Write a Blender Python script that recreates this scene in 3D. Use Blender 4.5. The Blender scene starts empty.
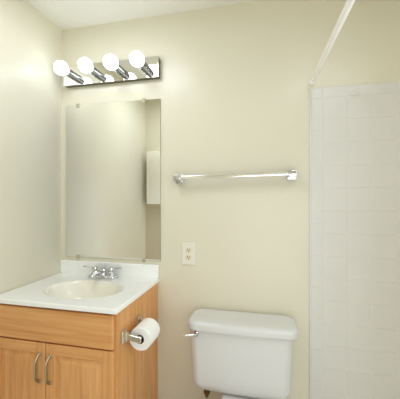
import bpy, bmesh, math
from mathutils import Vector, Matrix

# ------------------------------------------------------------------ camera, light, exposure
S = bpy.context.scene
COL = S.collection
PI = math.pi
H = 1.30                      # camera height
CX, D = 1.229, 1.55           # camera distance from left wall / back wall
CEIL = H + 1.047

cam_data = bpy.data.cameras.new('camera')
cam_data.sensor_fit = 'HORIZONTAL'
cam_data.sensor_width = 36.0
cam_data.lens = 36.0 * 289.0 / 400.0
cam_data.clip_start = 0.01
cam = bpy.data.objects.new('camera', cam_data)
cam.location = (CX, -D, H)
cam.rotation_euler = (PI / 2, 0, math.radians(12.9))
COL.objects.link(cam)
S.camera = cam

world = bpy.data.worlds.new('world')
S.world = world
world.use_nodes = True
world.node_tree.nodes['Background'].inputs[0].default_value = (1.0, 0.96, 0.88, 1)
world.node_tree.nodes['Background'].inputs[1].default_value = 0.3

BULB_STRENGTH = 7.0


def area_light(name, loc, rot, sx, sy, power, color):
    ld = bpy.data.lights.new(name, 'AREA')
    ld.shape = 'RECTANGLE'
    ld.size, ld.size_y = sx, sy
    ld.energy = power
    ld.color = color
    o = bpy.data.objects.new(name, ld)
    o.location = loc
    o.rotation_euler = rot
    COL.objects.link(o)
    return o


# added fill lights with no real source: entry side, right side, a pair overhead
area_light('entry_fill_light', (1.30, -2.40, 0.85), (PI / 2, 0, math.radians(20)), 1.0, 1.4, 8.0, (0.78, 0.86, 1.0))
area_light('right_fill_light', (2.20, -1.20, 1.20), (PI / 2, 0, math.radians(110)), 1.0, 1.5, 19.0, (0.78, 0.86, 1.0))
area_light('vanity_fill_light', (0.45, -0.75, CEIL - 0.03), (0, 0, 0), 0.35, 0.35, 5.6, (0.81, 0.89, 1.0))
area_light('shower_fill_light', (1.70, -1.20, CEIL - 0.03), (0, 0, 0), 0.5, 0.5, 5.4, (0.79, 0.87, 1.0))

vs = S.view_settings
vs.view_transform = 'Standard'
vs.look = 'None'
vs.exposure = 0.10
vs.gamma = 1.0
vs.use_curve_mapping = False
S.cycles.caustics_reflective = False
S.cycles.caustics_refractive = False
S.cycles.max_bounces = 14
S.cycles.diffuse_bounces = 8


# ------------------------------------------------------------------ materials
def srgb(r, g, b):
    def f(c):
        c /= 255.0
        return c / 12.92 if c <= 0.04045 else ((c + 0.055) / 1.055) ** 2.4
    return (f(r), f(g), f(b), 1.0)


def mat(name, color, rough=0.5, metal=0.0, spec=0.5, coat=0.0, noise=0.0, nscale=20.0, bump=0.0, bscale=200.0,
        trans=0.0, ior=1.45):
    m = bpy.data.materials.new(name)
    m.use_nodes = True
    nt = m.node_tree
    b = nt.nodes['Principled BSDF']
    b.inputs['Base Color'].default_value = color
    b.inputs['Roughness'].default_value = rough
    b.inputs['Metallic'].default_value = metal
    b.inputs['Specular IOR Level'].default_value = spec
    b.inputs['Coat Weight'].default_value = coat
    b.inputs['Coat Roughness'].default_value = 0.08
    b.inputs['Transmission Weight'].default_value = trans
    b.inputs['IOR'].default_value = ior
    tc = nt.nodes.new('ShaderNodeTexCoord')
    if noise > 0:
        n = nt.nodes.new('ShaderNodeTexNoise')
        n.inputs['Scale'].default_value = nscale
        n.inputs['Detail'].default_value = 4
        nt.links.new(tc.outputs['Object'], n.inputs['Vector'])
        r = nt.nodes.new('ShaderNodeValToRGB')
        k0, k1 = 1 - noise, 1 + noise
        r.color_ramp.elements[0].color = (color[0] * k0, color[1] * k0, color[2] * k0, 1)
        r.color_ramp.elements[1].color = (min(1, color[0] * k1), min(1, color[1] * k1), min(1, color[2] * k1), 1)
        r.color_ramp.elements[0].position = 0.3
        r.color_ramp.elements[1].position = 0.7
        nt.links.new(n.outputs['Fac'], r.inputs['Fac'])
        nt.links.new(r.outputs['Color'], b.inputs['Base Color'])
    if bump > 0:
        n2 = nt.nodes.new('ShaderNodeTexNoise')
        n2.inputs['Scale'].default_value = bscale
        n2.inputs['Detail'].default_value = 3
        nt.links.new(tc.outputs['Object'], n2.inputs['Vector'])
        bp = nt.nodes.new('ShaderNodeBump')
        bp.inputs['Strength'].default_value = bump
        bp.inputs['Distance'].default_value = 0.002
        nt.links.new(n2.outputs['Fac'], bp.inputs['Height'])
        nt.links.new(bp.outputs['Normal'], b.inputs['Normal'])
    return m


def wood(name, axis):
    """oak veneer, the grain running along one axis"""
    m = bpy.data.materials.new(name)
    m.use_nodes = True
    nt = m.node_tree
    b = nt.nodes['Principled BSDF']
    b.inputs['Roughness'].default_value = 0.38
    b.inputs['Specular IOR Level'].default_value = 0.4
    tc = nt.nodes.new('ShaderNodeTexCoord')

    def mapped(sc):
        mp = nt.nodes.new('ShaderNodeMapping')
        s = [sc[1]] * 3
        s[axis] = sc[0]
        mp.inputs['Scale'].default_value = s
        nt.links.new(tc.outputs['Object'], mp.inputs['Vector'])
        return mp.outputs['Vector']
    big = nt.nodes.new('ShaderNodeTexNoise')
    big.inputs['Scale'].default_value = 1.0
    big.inputs['Detail'].default_value = 3
    big.inputs['Distortion'].default_value = 0.8
    nt.links.new(mapped((1.8, 38.0)), big.inputs['Vector'])
    fine = nt.nodes.new('ShaderNodeTexNoise')
    fine.inputs['Scale'].default_value = 1.0
    fine.inputs['Detail'].default_value = 5
    fine.inputs['Roughness'].default_value = 0.65
    nt.links.new(mapped((6.0, 260.0)), fine.inputs['Vector'])
    mx = nt.nodes.new('ShaderNodeMix')
    mx.data_type = 'FLOAT'
    mx.inputs[0].default_value = 0.42
    nt.links.new(big.outputs['Fac'], mx.inputs[2])
    nt.links.new(fine.outputs['Fac'], mx.inputs[3])
    r = nt.nodes.new('ShaderNodeValToRGB')
    e = r.color_ramp.elements
    e[0].position, e[0].color = 0.30, srgb(194, 131, 76)
    e[1].position, e[1].color = 0.70, srgb(230, 178, 122)
    k = e.new(0.5)
    k.color = srgb(217, 160, 100)
    nt.links.new(mx.outputs[0], r.inputs['Fac'])
    nt.links.new(r.outputs['Color'], b.inputs['Base Color'])
    bp = nt.nodes.new('ShaderNodeBump')
    bp.inputs['Strength'].default_value = 0.08
    bp.inputs['Distance'].default_value = 0.001
    nt.links.new(fine.outputs['Fac'], bp.inputs['Height'])
    nt.links.new(bp.outputs['Normal'], b.inputs['Normal'])
    return m


def emit(name, color, strength):
    m = bpy.data.materials.new(name)
    m.use_nodes = True
    b = m.node_tree.nodes['Principled BSDF']
    b.inputs['Base Color'].default_value = (0.9, 0.9, 0.9, 1)
    b.inputs['Emission Color'].default_value = color
    b.inputs['Emission Strength'].default_value = strength
    return m


M_WALL = mat('cream wall paint', srgb(221, 215, 194), 0.30, spec=0.5, noise=0.012, nscale=3.0, bump=0.10, bscale=90)
M_CEIL = mat('ceiling paint', srgb(230, 228, 216), 0.8, spec=0.2, noise=0.01, nscale=3.0)
M_FLOOR = mat('vinyl floor', srgb(226, 224, 218), 0.5, noise=0.03, nscale=14)
M_TILE = mat('white glazed tile', srgb(217, 214, 207), 0.28, noise=0.012, nscale=4.0, bump=0.04, bscale=8)
M_GROUT = mat('pale grout', srgb(228, 226, 220), 0.9, spec=0.2)
M_MARBLE = mat('cultured marble', srgb(247, 247, 243), 0.2, coat=0.3, noise=0.01, nscale=6)
M_BASIN = mat('cream basin gel', srgb(244, 240, 226), 0.18, coat=0.3, noise=0.01, nscale=6)  # slightly creamier than the counter
M_PORC = mat('white porcelain', srgb(213, 212, 209), 0.2, coat=0.15, noise=0.006, nscale=5)
M_SEAT = mat('white seat plastic', srgb(240, 241, 240), 0.25, noise=0.005, nscale=5)
M_CHROME = mat('chrome', (0.66, 0.66, 0.67, 1), 0.09, metal=1.0)
M_BARCHROME = mat('bright bar chrome', (0.88, 0.88, 0.87, 1), 0.12, metal=1.0)
M_SOCKET = mat('dark socket chrome', (0.26, 0.26, 0.25, 1), 0.12, metal=1.0)
M_BOX = mat('lamp box edge metal', (0.17, 0.155, 0.11, 1), 0.30, metal=0.6)
M_PLATE = mat('polished chrome plate', (0.86, 0.85, 0.82, 1), 0.035, metal=1.0)
M_NICKEL = mat('brushed nickel', srgb(178, 165, 134), 0.38, metal=1.0)
M_HOLDER = mat('satin chrome', srgb(222, 219, 210), 0.2, metal=1.0)
M_BRASS = mat('old brass', srgb(150, 120, 80), 0.35, metal=0.9)
M_MIRROR = mat('mirror silver', (0.90, 0.905, 0.875, 1), 0.012, metal=1.0)
M_MIRROR_EDGE = mat('mirror glass edge', srgb(120, 135, 120), 0.2)
M_CLIP = mat('clear clip plastic', srgb(192, 184, 160), 0.25)
M_ACRYL = mat('clear acrylic', (0.95, 0.95, 0.95, 1), 0.05, trans=0.7, ior=1.49)
M_IVORY = mat('ivory plastic', srgb(230, 225, 211), 0.35, noise=0.005)
M_IVORY2 = mat('ivory receptacle plastic', srgb(228, 216, 184), 0.35, noise=0.005)
M_SLOT = mat('dark slot', srgb(58, 46, 30), 0.7)
M_PAPER = mat('tissue paper', srgb(243, 242, 238), 0.95, spec=0.1, bump=0.25, bscale=160)
M_CORE = mat('cardboard core', srgb(120, 100, 78), 0.9)
M_HOLE = mat('spring roller plastic', srgb(70, 62, 54), 0.6)
M_RODW = mat('white enamel', srgb(248, 247, 243), 0.25, noise=0.005)
M_DARK = mat('drain dark', srgb(60, 58, 54), 0.5)
M_WV = wood('oak grain upright', 2)
M_WH = wood('oak grain level', 0)
M_KICK = mat('toe kick', srgb(92, 62, 36), 0.6)
M_BULB = emit('lit globe glass', (0.82, 0.90, 1.0, 1), BULB_STRENGTH)


# ------------------------------------------------------------------ mesh helpers
def prop(o, label=None, cat=None, group=None, kind=None):
    if label:
        o['label'] = label
    if cat:
        o['category'] = cat
    if group:
        o['group'] = group
    if kind:
        o['kind'] = kind
    return o


def empty(name, loc, label, cat, group=None):
    o = bpy.data.objects.new(name, None)
    o.location = loc
    o.empty_display_size = 0.05
    COL.objects.link(o)
    return prop(o, label, cat, group)


class MB:
    def __init__(self):
        self.bm = bmesh.new()

    def _merge(self, t, mi=0):
        for f in t.faces:
            f.material_index = mi
        me = bpy.data.meshes.new('t')
        t.to_mesh(me)
        t.free()
        self.bm.from_mesh(me)
        bpy.data.meshes.remove(me)

    def box(self, x0, x1, y0, y1, z0, z1, bev=0.0, seg=2, mi=0):
        t = bmesh.new()
        bmesh.ops.create_cube(t, size=1.0)
        bmesh.ops.scale(t, vec=(x1 - x0, y1 - y0, z1 - z0), verts=t.verts)
        bmesh.ops.translate(t, vec=((x0 + x1) / 2, (y0 + y1) / 2, (z0 + z1) / 2), verts=t.verts)
        if bev > 0:
            bmesh.ops.bevel(t, geom=list(t.edges), offset=bev, segments=seg, profile=0.5, affect='EDGES')
        self._merge(t, mi)
        return self

    def lathe(self, prof, origin, axis='Z', n=32, mi=0, cap0=True, cap1=True):
        """prof: (radius, distance along the axis) pairs"""
        t = bmesh.new()
        ax = {'X': Vector((1, 0, 0)), 'Y': Vector((0, 1, 0)), 'Z': Vector((0, 0, 1)),
              '-Y': Vector((0, -1, 0)), '-X': Vector((-1, 0, 0))}[axis] if isinstance(axis, str) else Vector(axis).normalized()
        a = ax.orthogonal().normalized()
        b = ax.cross(a)
        o = Vector(origin)
        rings = []
        for r, h in prof:
            if r < 1e-6:
                rings.append([t.verts.new(o + ax * h)])
            else:
                rings.append([t.verts.new(o + ax * h + (a * math.cos(2 * PI * i / n) + b * math.sin(2 * PI * i / n)) * r) for i in range(n)])
        for p, q in zip(rings, rings[1:]):
            for i in range(n):
                j = (i + 1) % n
                if len(p) == 1 and len(q) == 1:
                    continue
                if len(p) == 1:
                    t.faces.new((p[0], q[j], q[i]))
                elif len(q) == 1:
                    t.faces.new((p[i], p[j], q[0]))
                else:
                    t.faces.new((p[i], p[j], q[j], q[i]))
        if cap0 and len(rings[0]) > 1:
            t.faces.new(rings[0][::-1])
        if cap1 and len(rings[-1]) > 1:
            t.faces.new(rings[-1])
        bmesh.ops.recalc_face_normals(t, faces=t.faces)
        self._merge(t, mi)
        return self

    def loft(self, rings, mi=0, cap0=True, cap1=True):
        t = bmesh.new()
        R = [[t.verts.new(p) for p in r] for r in rings]
        n = len(R[0])
        for p, q in zip(R, R[1:]):
            for i in range(n):
                j = (i + 1) % n
                t.faces.new((p[i], p[j], q[j], q[i]))
        if cap0:
            t.faces.new(R[0][::-1])
        if cap1:
            t.faces.new(R[-1])
        bmesh.ops.recalc_face_normals(t, faces=t.faces)
        self._merge(t, mi)
        return self

    def tube(self, pts, rx, ry=None, n=14, mi=0, up=(0, 0, 1), radii=None, square=False):
        """sweep an ellipse (or rounded square) along a path"""
        ry = ry or rx
        pts = [Vector(p) for p in pts]
        rings = []
        for i, p in enumerate(pts):
            d = (pts[min(i + 1, len(pts) - 1)] - pts[max(i - 1, 0)]).normalized()
            u = Vector(up)
            s = d.cross(u)
            if s.length < 1e-4:
                s = d.cross(Vector((1, 0, 0)))
            s.normalize()
            w = s.cross(d).normalized()
            k = radii[i] if radii else 1.0
            ring = []
            for j in range(n):
                a = 2 * PI * (j + 0.5) / n
                c, sn = math.cos(a), math.sin(a)
                if square:
                    e = 0.35
                    c = math.copysign(abs(c) ** e, c)
                    sn = math.copysign(abs(sn) ** e, sn)
                ring.append(p + s * (c * rx * k) + w * (sn * ry * k))
            rings.append(ring)
        return self.loft(rings, mi)

    def build(self, name, m, parent=None, smooth=True, angle=35):
        me = bpy.data.meshes.new(name)
        bmesh.ops.remove_doubles(self.bm, verts=self.bm.verts, dist=1e-6)
        self.bm.to_mesh(me)
        self.bm.free()
        o = bpy.data.objects.new(name, me)
        for x in (m if isinstance(m, (list, tuple)) else [m]):
            me.materials.append(x)
        COL.objects.link(o)
        if smooth:
            for p in me.polygons:
                p.use_smooth = True
            try:
                me.set_sharp_from_angle(angle=math.radians(angle))
            except Exception:
                pass
            wn = o.modifiers.new('weighted normals', 'WEIGHTED_NORMAL')
            wn.keep_sharp = True
            wn.weight = 90
        if parent is not None:
            o.parent = parent
            bpy.context.view_layer.update()
            off = parent.matrix_world.inverted()
            me.transform(off)          # meshes are written in world space, kept local to the thing
        return o


def rrect(cx, cy, hx, hy, r, z, k=8, bow=0.0):
    """rounded rectangle ring, front (-y) optionally bowed out"""
    r = min(r, hx - 1e-4, hy - 1e-4)
    pts = []
    for (sx, sy, a0) in ((1, 1, 0), (-1, 1, PI / 2), (-1, -1, PI), (1, -1, 3 * PI / 2)):
        for i in range(k + 1):
            a = a0 + PI / 2 * i / k
            pts.append([cx + sx * (hx - r) + r * math.cos(a), cy + sy * (hy - r) + r * math.sin(a), z])
    # extra points along the front so that it can bow
    out = []
    n = len(pts)
    for i in range(n):
        p, q = pts[i], pts[(i + 1) % n]
        out.append(p)
        if i == 3 * k + 2 or (abs(p[1] - q[1]) < 1e-6 and abs(p[0] - q[0]) > hx * 0.3):
            for j in range(1, 8):
                out.append([p[0] + (q[0] - p[0]) * j / 8, p[1], z])
    if bow:
        for p in out:
            if p[1] < cy:
                w = (cy - p[1]) / hy
                p[1] -= bow * w * max(0, 1 - ((p[0] - cx) / hx) ** 2)
    return [Vector(p) for p in out]


def struct(name, mb, m, smooth=False):
    return prop(mb.build(name, m, None, smooth), kind='structure')


# ------------------------------------------------------------------ room shell
T = 0.10
XR, YR, YJ, XJ = 2.24, -2.60, -1.28, 0.45
struct('floor', MB().box(-T, XR + T, YR - T, T, -0.06, 0), M_FLOOR)
struct('ceiling', MB().box(-T, XR + T, YR - T, T, CEIL, CEIL + 0.06), M_CEIL)
struct('wall_back', MB().box(0, XR, 0, T, 0, CEIL), M_WALL)
struct('wall_left', MB().box(-T, 0, YJ, T, 0, CEIL), M_WALL)
# the short wall opposite the vanity, returning along the entry
struct('wall_rear', MB().box(-T, XJ, YJ - T, YJ, 0, CEIL).box(XJ - T, XJ, YR, YJ - T, 0, CEIL), M_WALL)
struct('wall_right', MB().box(XR, XR + T, YR, T, 0, CEIL), M_WALL)
struct('wall_entry', MB().box(XJ - T, XR + T, YR - T, YR, 0, CEIL), M_WALL)
struct('baseboard_back', MB().box(0.66, 1.42, -0.012, 0, 0, 0.09, 0.003), M_RODW)


# shower tile, one continuous surround on the back wall
def tiles():
    X0, Z1 = 1.4480, H + 0.559
    mb = MB()
    g = 0.0022
    mb.box(X0 + 0.002, XR, -0.0072, 0, 0.0, Z1 - 0.002, mi=1)
    bw, bz = 0.056, 0.053                                 # bullnose border width
    px, pz = 0.1102, 0.1122
    y0, y1 = -0.0090, -0.004

    def tile(x0, x1, z0, z1, bev=0.0016):
        mb.box(x0 + g / 2, x1 - g / 2, y0, y1, z0 + g / 2, z1 - g / 2, bev, 2)
    mb.box(X0 - 0.0055, X0 + 0.001, -0.0075, -0.0002, 0.0, Z1, 0.002, 2, mi=1)      # caulk bead
    # top border
    x = X0
    tile(x, x + bw, Z1 - bz, Z1)
    x += bw
    while x < XR - 0.01:
        tile(x, min(x + 0.164, XR), Z1 - bz, Z1)
        x += 0.164
    # left border
    z = Z1 - bz
    while z > 0.01:
        tile(X0, X0 + bw, max(0, z - 0.157), z)
        z -= 0.157
    # field
    z = Z1 - bz
    while z > 0.01:
        x = X0 + bw
        while x < XR - 0.01:
            tile(x, min(x + px, XR), max(0, z - pz), z)
            x += px
        z -= pz
    return struct('wall_shower', mb, [M_TILE, M_GROUT], smooth=True)


tiles()

# ------------------------------------------------------------------ vanity cabinet
CW = 0.628                                     # right face of the cabinet
CT = H - 0.446                                 # counter surface
CB = CT - 0.020                                # counter underside
YF = -0.462                                    # face frame
YD = -0.482                                    # door and drawer fronts
van = empty('vanity_cabinet', (CW / 2, -0.23, 0), 'honey oak bathroom vanity cabinet with two raised panel doors under the white sink top', 'cabinet')
b = MB()
ZC = CB - 0.0005
b.box(0.003, 0.020, YF + 0.018, -0.002, 0.10, ZC)                       # sides
b.box(CW - 0.017, CW, YF, -0.002, 0.10, ZC, 0.0012, 1)
b.box(0.020, CW - 0.017, -0.008, -0.002, 0.10, ZC)                      # back
b.box(0.020, CW - 0.017, YF + 0.018, -0.008, 0.10, 0.118)               # floor
b.box(0.003, 0.045, YF, YF + 0.018, 0.10, ZC)                           # face frame
b.box(CW - 0.045, CW - 0.0171, YF, YF + 0.018, 0.10, ZC)
b.box(0.278, 0.318, YF, YF + 0.018, 0.10, ZC)
for z0, z1 in ((0.10, 0.14), (H - 0.640, H - 0.605), (ZC - 0.035, ZC)):
    b.box(0.045, CW - 0.045, YF, YF + 0.018, z0, z1)
b.box(0.003, CW, -0.40, -0.385, 0.0, 0.10, mi=1)                        # toe kick
b.box(0.003, 0.018, -0.385, -0.002, 0.0, 0.10, mi=1)
b.box(CW - 0.015, CW, -0.385, -0.002, 0.0, 0.10, mi=1)
b.build('cabinet_body', [M_WV, M_KICK], van)
DT, DB = H - 0.476, H - 0.617
d = MB()
d.box(0.012, 0.619, YD, YF - 0.0003, DB, DT, 0.005, 3)
d.build('drawer_front', M_WH, van)


def door(x0, x1, z0, z1, hx):
    mb = MB()
    s = 0.045
    # stiles and rails
    yb = YF - 0.0003
    mb.box(x0, x0 + s, YD, yb, z0, z1, 0.003, 2)
    mb.box(x1 - s, x1, YD, yb, z0, z1, 0.003, 2)
    mb.box(x0 + s - 0.0005, x1 - s + 0.0005, YD, yb, z1 - s, z1, 0.003, 2, mi=1)
    mb.box(x0 + s - 0.0005, x1 - s + 0.0005, YD, yb, z0, z0 + s, 0.003, 2, mi=1)
    # raised centre panel: groove, slope, field
    a0, a1, c0, c1 = x0 + s - 0.002, x1 - s + 0.002, z0 + s - 0.002, z1 - s + 0.002
    rings = []
    for ins, y in ((0, YD + 0.009), (0.006, YD + 0.009), (0.030, YD + 0.0015), (0.032, YD + 0.0008)):
        rings.append([Vector((a0 + ins, y, c0 + ins)), Vector((a1 - ins, y, c0 + ins)), Vector((a1 - ins, y, c1 - ins)), Vector((a0 + ins, y, c1 - ins))])
    mb.loft(rings, cap0=False)
    o = mb.build('door', [M_WV, M_WH], van, angle=20)
    # bowed pull
    h = MB()
    zt, zb = H - 0.672, H - 0.789
    pts = []
    for i in range(21):
        t = i / 20
        yy = YD - 0.004 - 0.022 * min(1, math.sin(PI * t) * 1.7) ** 0.8
        pts.append((hx, yy, zt + (zb - zt) * t))
    h.tube(pts, 0.0055, 0.0038, n=12, up=(1, 0, 0), radii=[1.25 if i in (0, 1, 19, 20) else (1.0 + 0.25 * math.sin(PI * i / 20)) for i in range(21)])
    for zz in (zt, zb):
        h.lathe([(0.0085, 0), (0.0085, 0.003), (0.006, 0.006)], (hx, YD + 0.0002, zz), '-Y', 16)
    h.build('handle', M_NICKEL, o)['label'] = 'bowed nickel pull'
    return o


DZ0 = 0.125
door(0.010, 0.2970, DZ0, H - 0.623, 0.270)
door(0.3002, 0.619, DZ0, H - 0.623, 0.325)

# ------------------------------------------------------------------ vanity top with basin
TX0, TX1, TY0, TY1 = 0.002, 0.637, -0.486, -0.001
BX, BY, BA, BB = 0.340, -0.268, 0.205, 0.148
top = empty('countertop_sink', (BX, BY, CT), 'white cultured marble sink top with oval basin and low backsplash on the oak cabinet', 'sink')


def angle_list(n=96):
    a = [2 * PI * i / n for i in range(n)]
    for (x, y) in ((TX0, TY0), (TX1, TY0), (TX1, TY1), (TX0, TY1)):
        a.append(math.atan2((y - BY) / BB, (x - BX) / BA) % (2 * PI))
    return sorted(set(round(v, 5) for v in a))


AL = angle_list()


def rim(k=1.0, z=0.0):
    return [Vector((BX + BA * k * math.cos(t), BY + BB * k * math.sin(t), CT + z)) for t in AL]


def border(ins, z):
    pts = []
    x0, x1, y0, y1 = TX0 + ins, TX1 - ins, TY0 + ins, TY1 - ins
    for t in AL:
        dx, dy = BA * math.cos(t), BB * math.sin(t)
        ks = []
        if dx > 1e-9:
            ks.append((x1 - BX) / dx)
        if dx < -1e-9:
            ks.append((x0 - BX) / dx)
        if dy > 1e-9:
            ks.append((y1 - BY) / dy)
        if dy < -1e-9:
            ks.append((y0 - BY) / dy)
        k = min(ks)
        pts.append(Vector((BX + k * dx, BY + k * dy, CT + z)))
    return pts


mb = MB()
mb.loft([rim(), border(0.006, 0), border(0.0018, -0.0016), border(0, -0.006), border(0, -0.020), border(0.02, -0.020)], cap0=False, cap1=False)
mb.build('counter', M_MARBLE, top, angle=50)
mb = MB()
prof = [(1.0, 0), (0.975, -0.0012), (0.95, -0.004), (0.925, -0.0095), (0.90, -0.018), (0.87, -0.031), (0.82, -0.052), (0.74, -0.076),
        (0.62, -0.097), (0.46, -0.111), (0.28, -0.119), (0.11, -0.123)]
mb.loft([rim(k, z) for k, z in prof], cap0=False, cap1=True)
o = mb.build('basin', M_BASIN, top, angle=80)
o['label'] = 'cream oval basin'
mb = MB()
mb.box(TX0, TX1, -0.021, TY1, CT - 0.0005, H - 0.369, 0.004, 3)
mb.build('backsplash', M_MARBLE, top)
mb = MB()
mb.lathe([(0.0, 0.004), (0.012, 0.004), (0.017, 0.003), (0.022, 0.0)], (BX, BY, CT - 0.1225), 'Z', 24)
mb.build('drain', M_CHROME, top)

# ------------------------------------------------------------------ faucet
FX, FY = 0.321, -0.066
fau = empty('faucet', (FX, FY, CT), 'chrome two handle centerset faucet at the back of the white sink top', 'faucet')
mb = MB()
ring = []
for hx, hy, r, z in ((0.089, 0.027, 0.025, 0.0002), (0.089, 0.027, 0.025, 0.010), (0.085, 0.023, 0.022, 0.015), (0.074, 0.018, 0.017, 0.017)):
    ring.append(rrect(FX, FY, hx, hy, r, CT + z))
mb.loft(ring)
mb.build('base', M_CHROME, fau)
mb = MB()
mb.lathe([(0.020, 0.015), (0.019, 0.03), (0.015, 0.042), (0.008, 0.047), (0, 0.048)], (FX, FY, CT), 'Z', 24)
mb.tube([(FX, FY + 0.004, CT + 0.028), (FX, FY - 0.03, CT + 0.045), (FX, FY - 0.065, CT + 0.049), (FX, FY - 0.095, CT + 0.042), (FX, FY - 0.105, CT + 0.030)],
        0.0125, 0.0105, n=18, radii=[1.2, 1.1, 1.0, 0.95, 0.9])
mb.build('spout', M_CHROME, fau)
for s in (-1, 1):
    mb = MB()
    hx = FX + s * 0.051
    mb.lathe([(0.021, 0.015), (0.020, 0.022), (0.016, 0.030), (0.013, 0.038), (0.0165, 0.044), (0.018, 0.050), (0.014, 0.058), (0.006, 0.062), (0, 0.0625)], (hx, FY, CT), 'Z', 24)
    hnd = mb.build('handle', M_CHROME, fau)
    mb = MB()
    mb.tube([(hx + s * 0.010, FY - 0.002, CT + 0.053), (hx + s * 0.035, FY - 0.006, CT + 0.059), (hx + s * 0.062, FY - 0.010, CT + 0.062), (hx + s * 0.070, FY - 0.011, CT + 0.0625)],
            0.0068, 0.005, n=12, radii=[0.9, 0.8, 1.15, 0.7])
    mb.build('lever', M_CHROME, hnd)
mb = MB()
mb.lathe([(0.0025, 0.015), (0.0025, 0.066), (0.0055, 0.069), (0.0055, 0.074), (0.003, 0.078), (0, 0.0785)], (FX, FY + 0.019, CT), 'Z', 14)
mb.build('lift_rod', M_CHROME, fau)

# ------------------------------------------------------------------ wall mirror
mir = empty('wall_mirror', (0.34, 0, H - 0.345), 'frameless rectangular wall mirror held by clips above the sink', 'mirror')
MX0, MX1, MZ0, MZ1 = 0.034, 0.645, H - 0.347, H + 0.571
mb = MB()
mb.box(MX0, MX1, -0.0058, -0.0008, MZ0, MZ1, mi=1)
mb.bm.faces.ensure_lookup_table()
for f in mb.bm.faces:
    f.normal_update()
    if f.normal.y < -0.9:
        f.material_index = 0
mb.build('mirror_glass', [M_MIRROR, M_MIRROR_EDGE], mir, smooth=False)
for (x, z, s) in ((0.115, MZ1, 1), (0.545, MZ1, 1), (0.115, MZ0, -1), (0.545, MZ0, -1)):
    mb = MB()
    mb.box(x - 0.009, x + 0.009, -0.0090, -0.0060, z - s * 0.008 - 0.007, z - s * 0.008 + 0.007, 0.001)
    mb.box(x - 0.009, x + 0.009, -0.0090, -0.0004, z + s * 0.0055 - 0.005, z + s * 0.0055 + 0.005, 0.001)
    mb.lathe([(0.0042, 0), (0.0042, 0.0012), (0.002, 0.0022)], (x, -0.0088, z + s * 0.004), '-Y', 12, mi=1)
    mb.build('clip', [M_CLIP, M_NICKEL], mir)

# ------------------------------------------------------------------ vanity light
LX0, LX1, LZ0, LZ1, LY = 0.038, 0.645, H + 0.683, H + 0.799, -0.036
LZ = (LZ0 + LZ1) / 2
LB = LZ - 0.007
lamp = empty('vanity_light', (0.3415, 0, LZ), 'chrome bar wall light with four lit globe bulbs above the mirror', 'light')
mb = MB()
mb.box(LX0 + 0.0015, LX1 - 0.0015, LY + 0.0020, -0.0005, LZ0 + 0.0015, LZ1 - 0.0015, 0.002, 2)
mb.build('housing', M_BOX, lamp)
mb = MB()
mb.box(LX0, LX1, LY, LY + 0.0019, LZ0, LZ1, 0.0008, 2)
mb.build('back_plate', M_PLATE, lamp)
for i in range(4):
    x = 0.3415 + (i - 1.5) * 0.1524
    mb = MB()
    mb.lathe([(0.0235, 0.0), (0.0235, 0.006), (0.0215, 0.008), (0.0215, 0.030), (0.0235, 0.032), (0.0235, 0.036), (0.0215, 0.038), (0.0215, 0.070), (0.018, 0.070), (0.018, 0.060)],
             (x, LY - 0.0002, LB), '-Y', 28)
    mb.build('socket', M_SOCKET, lamp)
    mb = MB()
    R = 0.0385
    c = 0.114
    pr = [(0.0135, 0.058), (0.0135, 0.066), (0.0165, 0.0745)]
    for k in range(1, 24):
        a = PI * (0.14 + 0.86 * k / 23)
        pr.append((R * math.sin(a) if k < 23 else 0, c - R * math.cos(a)))
    mb.lathe(pr, (x, LY, LB), '-Y', 32)
    mb.build('bulb', M_BULB, lamp, angle=80)['label'] = 'lit round globe bulb'

# ------------------------------------------------------------------ towel bar
tow = empty('towel_bar', (1.053, 0, H + 0.12), 'chrome towel bar on two square posts on the cream wall above the toilet', 'towel rail')
ends = ((0.757, H + 0.113), (1.357, H + 0.125))
for (x, z) in ends:
    mb = MB()
    mb.box(x - 0.023, x + 0.023, -0.009, -0.0005, z - 0.024, z + 0.024, 0.003, 2)
    mb.box(x - 0.017, x + 0.017, -0.030, -0.008, z - 0.014, z + 0.018, 0.004, 2)
    mb.box(x - 0.020, x + 0.020, -0.066, -0.028, z - 0.010, z + 0.020, 0.004, 2)
    mb.build('bracket', M_CHROME, tow)
mb = MB()
mb.tube([(ends[0][0] + 0.015, -0.048, ends[0][1] + 0.004), (ends[1][0] - 0.015, -0.048, ends[1][1] + 0.004)], 0.0100, 0.0100, n=24, square=True)
mb.build('bar', M_BARCHROME, tow)

# ------------------------------------------------------------------ power outlet
OX, OZ = 0.811, H - 0.300
out = empty('power_outlet', (OX, 0, OZ), 'ivory duplex power outlet on the cream wall right of the mirror', 'outlet')
mb = MB()
mb.box(OX - 0.0385, OX + 0.0385, -0.0058, -0.0002, OZ - 0.0615, OZ + 0.0615, 0.0022, 3)
mb.build('cover_plate', M_IVORY, out)
for s in (-1, 1):
    z = OZ + s * 0.0195
    mb = MB()
    ring = []
    for yy, k in ((-0.0056, 1.0), (-0.0076, 1.0), (-0.0080, 0.95)):
        rr = []
        for i in range(32):
            a = 2 * PI * i / 32
            rr.append(Vector((OX + 0.0168 * k * math.cos(a), yy, z + max(-0.0135, min(0.0135, 0.0168 * math.sin(a))) * k)))
        ring.append(rr)
    mb.loft(ring)
    mb.box(OX - 0.0086, OX - 0.0050, -0.0083, -0.0078, z - 0.001, z + 0.0078, mi=1)
    mb.box(OX + 0.0050, OX + 0.0084, -0.0083, -0.0078, z + 0.0000, z + 0.0072, mi=1)
    mb.lathe([(0.0034, 0), (0.0034, 0.0005)], (OX, -0.0078, z - 0.0068), '-Y', 12, mi=1)
    mb.build('receptacle', [M_IVORY2, M_SLOT], out)
mb = MB()
mb.lathe([(0.0032, 0), (0.003, 0.0008), (0.0015, 0.0012), (0, 0.0013)], (OX, -0.0056, OZ), '-Y', 14)
mb.build('screw', M_IVORY2, out)

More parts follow.
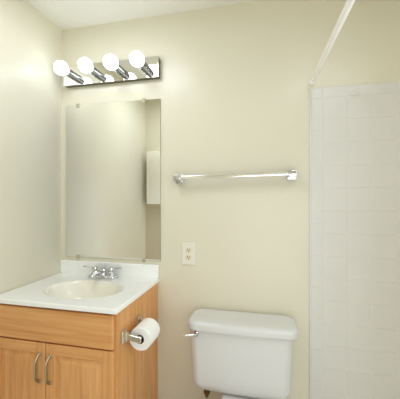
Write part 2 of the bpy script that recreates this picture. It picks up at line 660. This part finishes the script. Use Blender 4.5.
# ------------------------------------------------------------------ toilet paper holder and roll
TZ = H - 0.588
TYA, TYB = -0.410, -0.256
hold = empty('toilet_paper_holder', (CW, (TYA + TYB) / 2, TZ), 'chrome two post paper holder on the oak cabinet side', 'paper holder')
for y in (TYA, TYB):
    mb = MB()
    mb.box(CW + 0.0003, CW + 0.008, y - 0.020, y + 0.020, TZ - 0.026, TZ + 0.026, 0.003, 2)
    mb.box(CW + 0.007, CW + 0.022, y - 0.013, y + 0.013, TZ - 0.018, TZ + 0.018, 0.003, 2)
    t = [Vector((CW + 0.020, y, TZ)), Vector((CW + 0.045, y, TZ - 0.004)), Vector((CW + 0.082, y, TZ - 0.010))]
    mb.tube(t, 0.0075, 0.0125, n=20, square=True)
    mb.build('bracket', M_HOLDER, hold)
RX, RZ = CW + 0.067, TZ - 0.009
mb = MB()
mb.lathe([(0.009, 0), (0.009, TYB - TYA - 0.016)], (RX, TYA + 0.008, RZ), 'Y', 18)
mb.build('roller', M_HOLE, hold)
roll = empty('toilet_paper_roll', (RX, -0.333, RZ), 'white toilet paper roll hanging in the holder on the cabinet side', 'toilet paper')
Y0, Y1 = -0.388, -0.278
mb = MB()
Ro, Ri = 0.050, 0.020
mb.lathe([(Ri, 0), (Ro - 0.002, 0), (Ro, 0.002), (Ro, Y1 - Y0 - 0.002), (Ro - 0.002, Y1 - Y0), (Ri, Y1 - Y0), (Ri, 0)], (RX, Y0, RZ - 0.009), 'Y', 48, cap0=False, cap1=False)
# loose end lying against the roll
sheet = []
for i in range(14):
    a = math.radians(35 - 100 * i / 13)
    rr = Ro + 0.0006 + 0.0024 * (i / 13) ** 2
    sheet.append((RX + rr * math.cos(a), RZ - 0.009 + rr * math.sin(a)))
ring = []
for (x, z) in sheet:
    dx, dz = x - RX, z - (RZ - 0.009)
    l = math.hypot(dx, dz)
    nx, nz = dx / l * 0.0006, dz / l * 0.0006
    ring.append([Vector((x, Y0 + 0.001, z)), Vector((x + nx, Y0 + 0.001, z + nz)), Vector((x + nx, Y1 - 0.001, z + nz)), Vector((x, Y1 - 0.001, z))])
mb.loft(ring)
mb.build('paper', M_PAPER, roll)
mb = MB()
mb.lathe([(0.0185, -0.0004), (0.0200, -0.0004), (0.0200, Y1 - Y0 + 0.0004), (0.0185, Y1 - Y0 + 0.0004), (0.0185, -0.0004)], (RX, Y0, RZ - 0.009), 'Y', 32, cap0=False, cap1=False)
mb.build('core', M_CORE, roll)

# ------------------------------------------------------------------ toilet
TC = 1.111
toi = empty('toilet', (TC, -0.36, 0), 'white two piece toilet with a rounded tank against the cream wall', 'toilet')
ZT0, ZT1 = H - 0.948, H - 0.632
TB = -0.022                                     # back of the tank


def tank_ring(z, ins):
    t = (z - ZT0) / (ZT1 - ZT0)
    hx = 0.2350 + 0.0135 * t - ins
    yf = -0.176 - 0.008 * t + ins
    yb = TB - ins * 0.3
    return rrect(TC - 0.006 - 0.004 * t, (yf + yb) / 2, hx, (yb - yf) / 2, 0.046, z, bow=0.009)


rings = []
rb = 0.055
for i in range(9):
    a = PI / 2 * i / 8
    rings.append(tank_ring(ZT0 + rb * (1 - math.cos(a)), rb * (1 - math.sin(a))))
for i in range(1, 9):
    z = ZT0 + rb + (ZT1 - ZT0 - rb) * i / 8
    rings.append(tank_ring(z, 0))
mb = MB()
mb.loft(rings)
mb.build('tank', M_PORC, toi, angle=60)
mb = MB()
rings = []
zl0, zl1 = ZT1 + 0.0003, H - 0.588
hL, yfL, ybL = 0.2615, -0.200, -0.008
for ins, z in ((0.010, zl0), (0.003, zl0 + 0.001), (0, zl0 + 0.005), (0, zl1 - 0.020), (0.0018, zl1 - 0.012), (0.006, zl1 - 0.006), (0.013, zl1 - 0.002), (0.022, zl1), (0.06, zl1 + 0.001)):
    rings.append(rrect(TC - 0.001, (yfL + ybL) / 2, hL - ins, (ybL - yfL) / 2 - ins, 0.048 - ins * 0.4, z, bow=0.010))
mb.loft(rings)
mb.build('tank_lid', M_PORC, toi, angle=60)
# flush lever
mb = MB()
lx, lz = 0.895, H - 0.650
mb.lathe([(0.015, 0), (0.015, 0.006), (0.011, 0.010), (0.009, 0.022), (0, 0.024)], (lx, -0.1865, lz), '-Y', 20)
mb.tube([(lx + 0.006, -0.205, lz), (lx - 0.015, -0.208, lz - 0.002), (lx - 0.040, -0.212, lz - 0.005), (lx - 0.054, -0.214, lz - 0.006)], 0.0055, 0.0068, n=14, radii=[1.1, 0.85, 0.9, 0.55])
mb.build('flush_lever', M_CHROME, toi)['label'] = 'chrome flush lever'


# bowl with rear deck
def egg(cx, yb, yf, hw, z, n=48, e=2.0):
    cy, hy = (yb + yf) / 2, (yb - yf) / 2
    pts = []
    for i in range(n):
        a = 2 * PI * i / n
        c, s = math.cos(a), math.sin(a)
        w = hw * (1.0 if s < 0 else 1.0)
        ex = 2 / (e + (1.2 if s > 0 else 0))
        pts.append(Vector((cx + w * math.copysign(abs(c) ** ex, c), cy + hy * math.copysign(abs(s) ** ex, s), z)))
    return pts


ZD = H - 0.945                                   # deck height
mb = MB()
rows = [(-0.10, -0.60, 0.110, 0.0), (-0.10, -0.60, 0.110, 0.03), (-0.11, -0.57, 0.098, 0.06), (-0.12, -0.55, 0.092, 0.13), (-0.12, -0.60, 0.115, 0.20),
        (-0.15, -0.68, 0.150, 0.27), (-0.205, -0.715, 0.172, ZD - 0.045), (-0.215, -0.725, 0.180, ZD - 0.02), (-0.217, -0.722, 0.177, ZD - 0.012)]
rings = [egg(TC, a, b_, w, z) for a, b_, w, z in rows]
inner = [(-0.275, -0.685, 0.130, ZD - 0.011), (-0.29, -0.665, 0.115, ZD - 0.05), (-0.33, -0.60, 0.075, ZD - 0.14), (-0.38, -0.52, 0.03, ZD - 0.18)]
rings += [egg(TC, a, b_, w, z) for a, b_, w, z in inner]
mb.loft(rings)
# rear shelf that carries the tank
rings = []
for ins, z in ((0.015, ZD - 0.060), (0.0, ZD - 0.045), (0.0, ZD - 0.010), (0.004, ZD - 0.003), (0.010, ZD - 0.0005)):
    rings.append(rrect(TC, -0.145, 0.092 - ins, 0.105 - ins, 0.03, z))
mb.loft(rings)
mb.build('bowl', M_PORC, toi, angle=60)
mb = MB()
so = [egg(TC, -0.262, -0.730, 0.184 - i, ZD + z) for i, z in ((0.006, -0.010), (0, -0.006), (0, 0.004), (0.006, 0.008))]
so += [egg(TC, -0.30, -0.665, 0.120 + i, ZD + z) for i, z in ((0.0, 0.008), (-0.004, 0.0), (0.0, -0.010))]
mb.loft(so, cap0=False, cap1=False)
mb.box(TC - 0.09, TC - 0.05, -0.275, -0.240, ZD - 0.0005, ZD + 0.014, 0.004)
mb.box(TC + 0.05, TC + 0.09, -0.275, -0.240, ZD - 0.0005, ZD + 0.014, 0.004)
mb.build('seat', M_SEAT, toi, angle=50)
mb = MB()
mb.loft([egg(TC, -0.266 - i, -0.732 + i, 0.186 - i, ZD + z) for i, z in ((0.008, 0.009), (0, 0.011), (0, 0.018), (0.006, 0.023), (0.03, 0.026))])
mb.build('seat_lid', M_SEAT, toi, angle=50)
# fill valve nut and supply line under the tank
mb = MB()
sx, sy = 0.938, -0.125
mb.lathe([(0.010, 0.012), (0.010, -0.014), (0.016, -0.014), (0.016, -0.026), (0.009, -0.028), (0.009, -0.042)], (sx, sy, ZT0), 'Z', 8)
sp = [(sx, sy, ZT0 - 0.04), (sx - 0.004, sy, ZT0 - 0.10), (sx - 0.03, sy + 0.02, ZT0 - 0.15), (sx - 0.05, -0.06, 0.165)]
mb.tube(sp, 0.005, n=10, mi=1)
mb.lathe([(0.012, 0), (0.012, 0.058)], (sx - 0.05, -0.0625, 0.16), 'Y', 14, mi=1)
mb.build('supply_line', [M_BRASS, M_CHROME], toi)

# ------------------------------------------------------------------ shower rod
RZW = H + 0.593
rod = empty('shower_rod', (1.457, 0, RZW), 'white enamel shower curtain rod fixed to the wall above the tile', 'shower rod')
mb = MB()
mb.tube([(1.457, -0.008, RZW), (1.475, -0.6, RZW + 0.001), (1.507, YR + 0.01, RZW + 0.004)], 0.0115, n=20)
mb.build('rod', M_RODW, rod)
mb = MB()
mb.lathe([(0.020, 0), (0.020, 0.005), (0.0165, 0.010), (0.0150, 0.022), (0.0120, 0.024)], (1.457, -0.0004, RZW), '-Y', 24)
mb.build('flange', M_RODW, rod)
mb = MB()
mb.lathe([(0.020, 0), (0.020, 0.005), (0.0165, 0.010), (0.0150, 0.022), (0.0120, 0.024)], (1.507, YR + 0.0004, RZW + 0.004), 'Y', 24)
mb.build('flange', M_RODW, rod)

# ------------------------------------------------------------------ medicine cabinet on the rear wall (seen in the mirror)
med = empty('medicine_cabinet', (0.235, YJ, H - 0.047), 'shallow mirrored cabinet on the opposite wall, seen reflected in the wall mirror', 'medicine cabinet')
mb = MB()
mb.box(0.060, 0.405, YJ + 0.0005, YJ + 0.085, H - 0.042, H + 0.478, 0.003)
mb.build('body', M_RODW, med)
mb = MB()
mb.box(0.054, 0.411, YJ + 0.0855, YJ + 0.100, H - 0.047, H + 0.485, 0.002, 2)
mb.build('mirror_door', M_MIRROR, med, smooth=False)
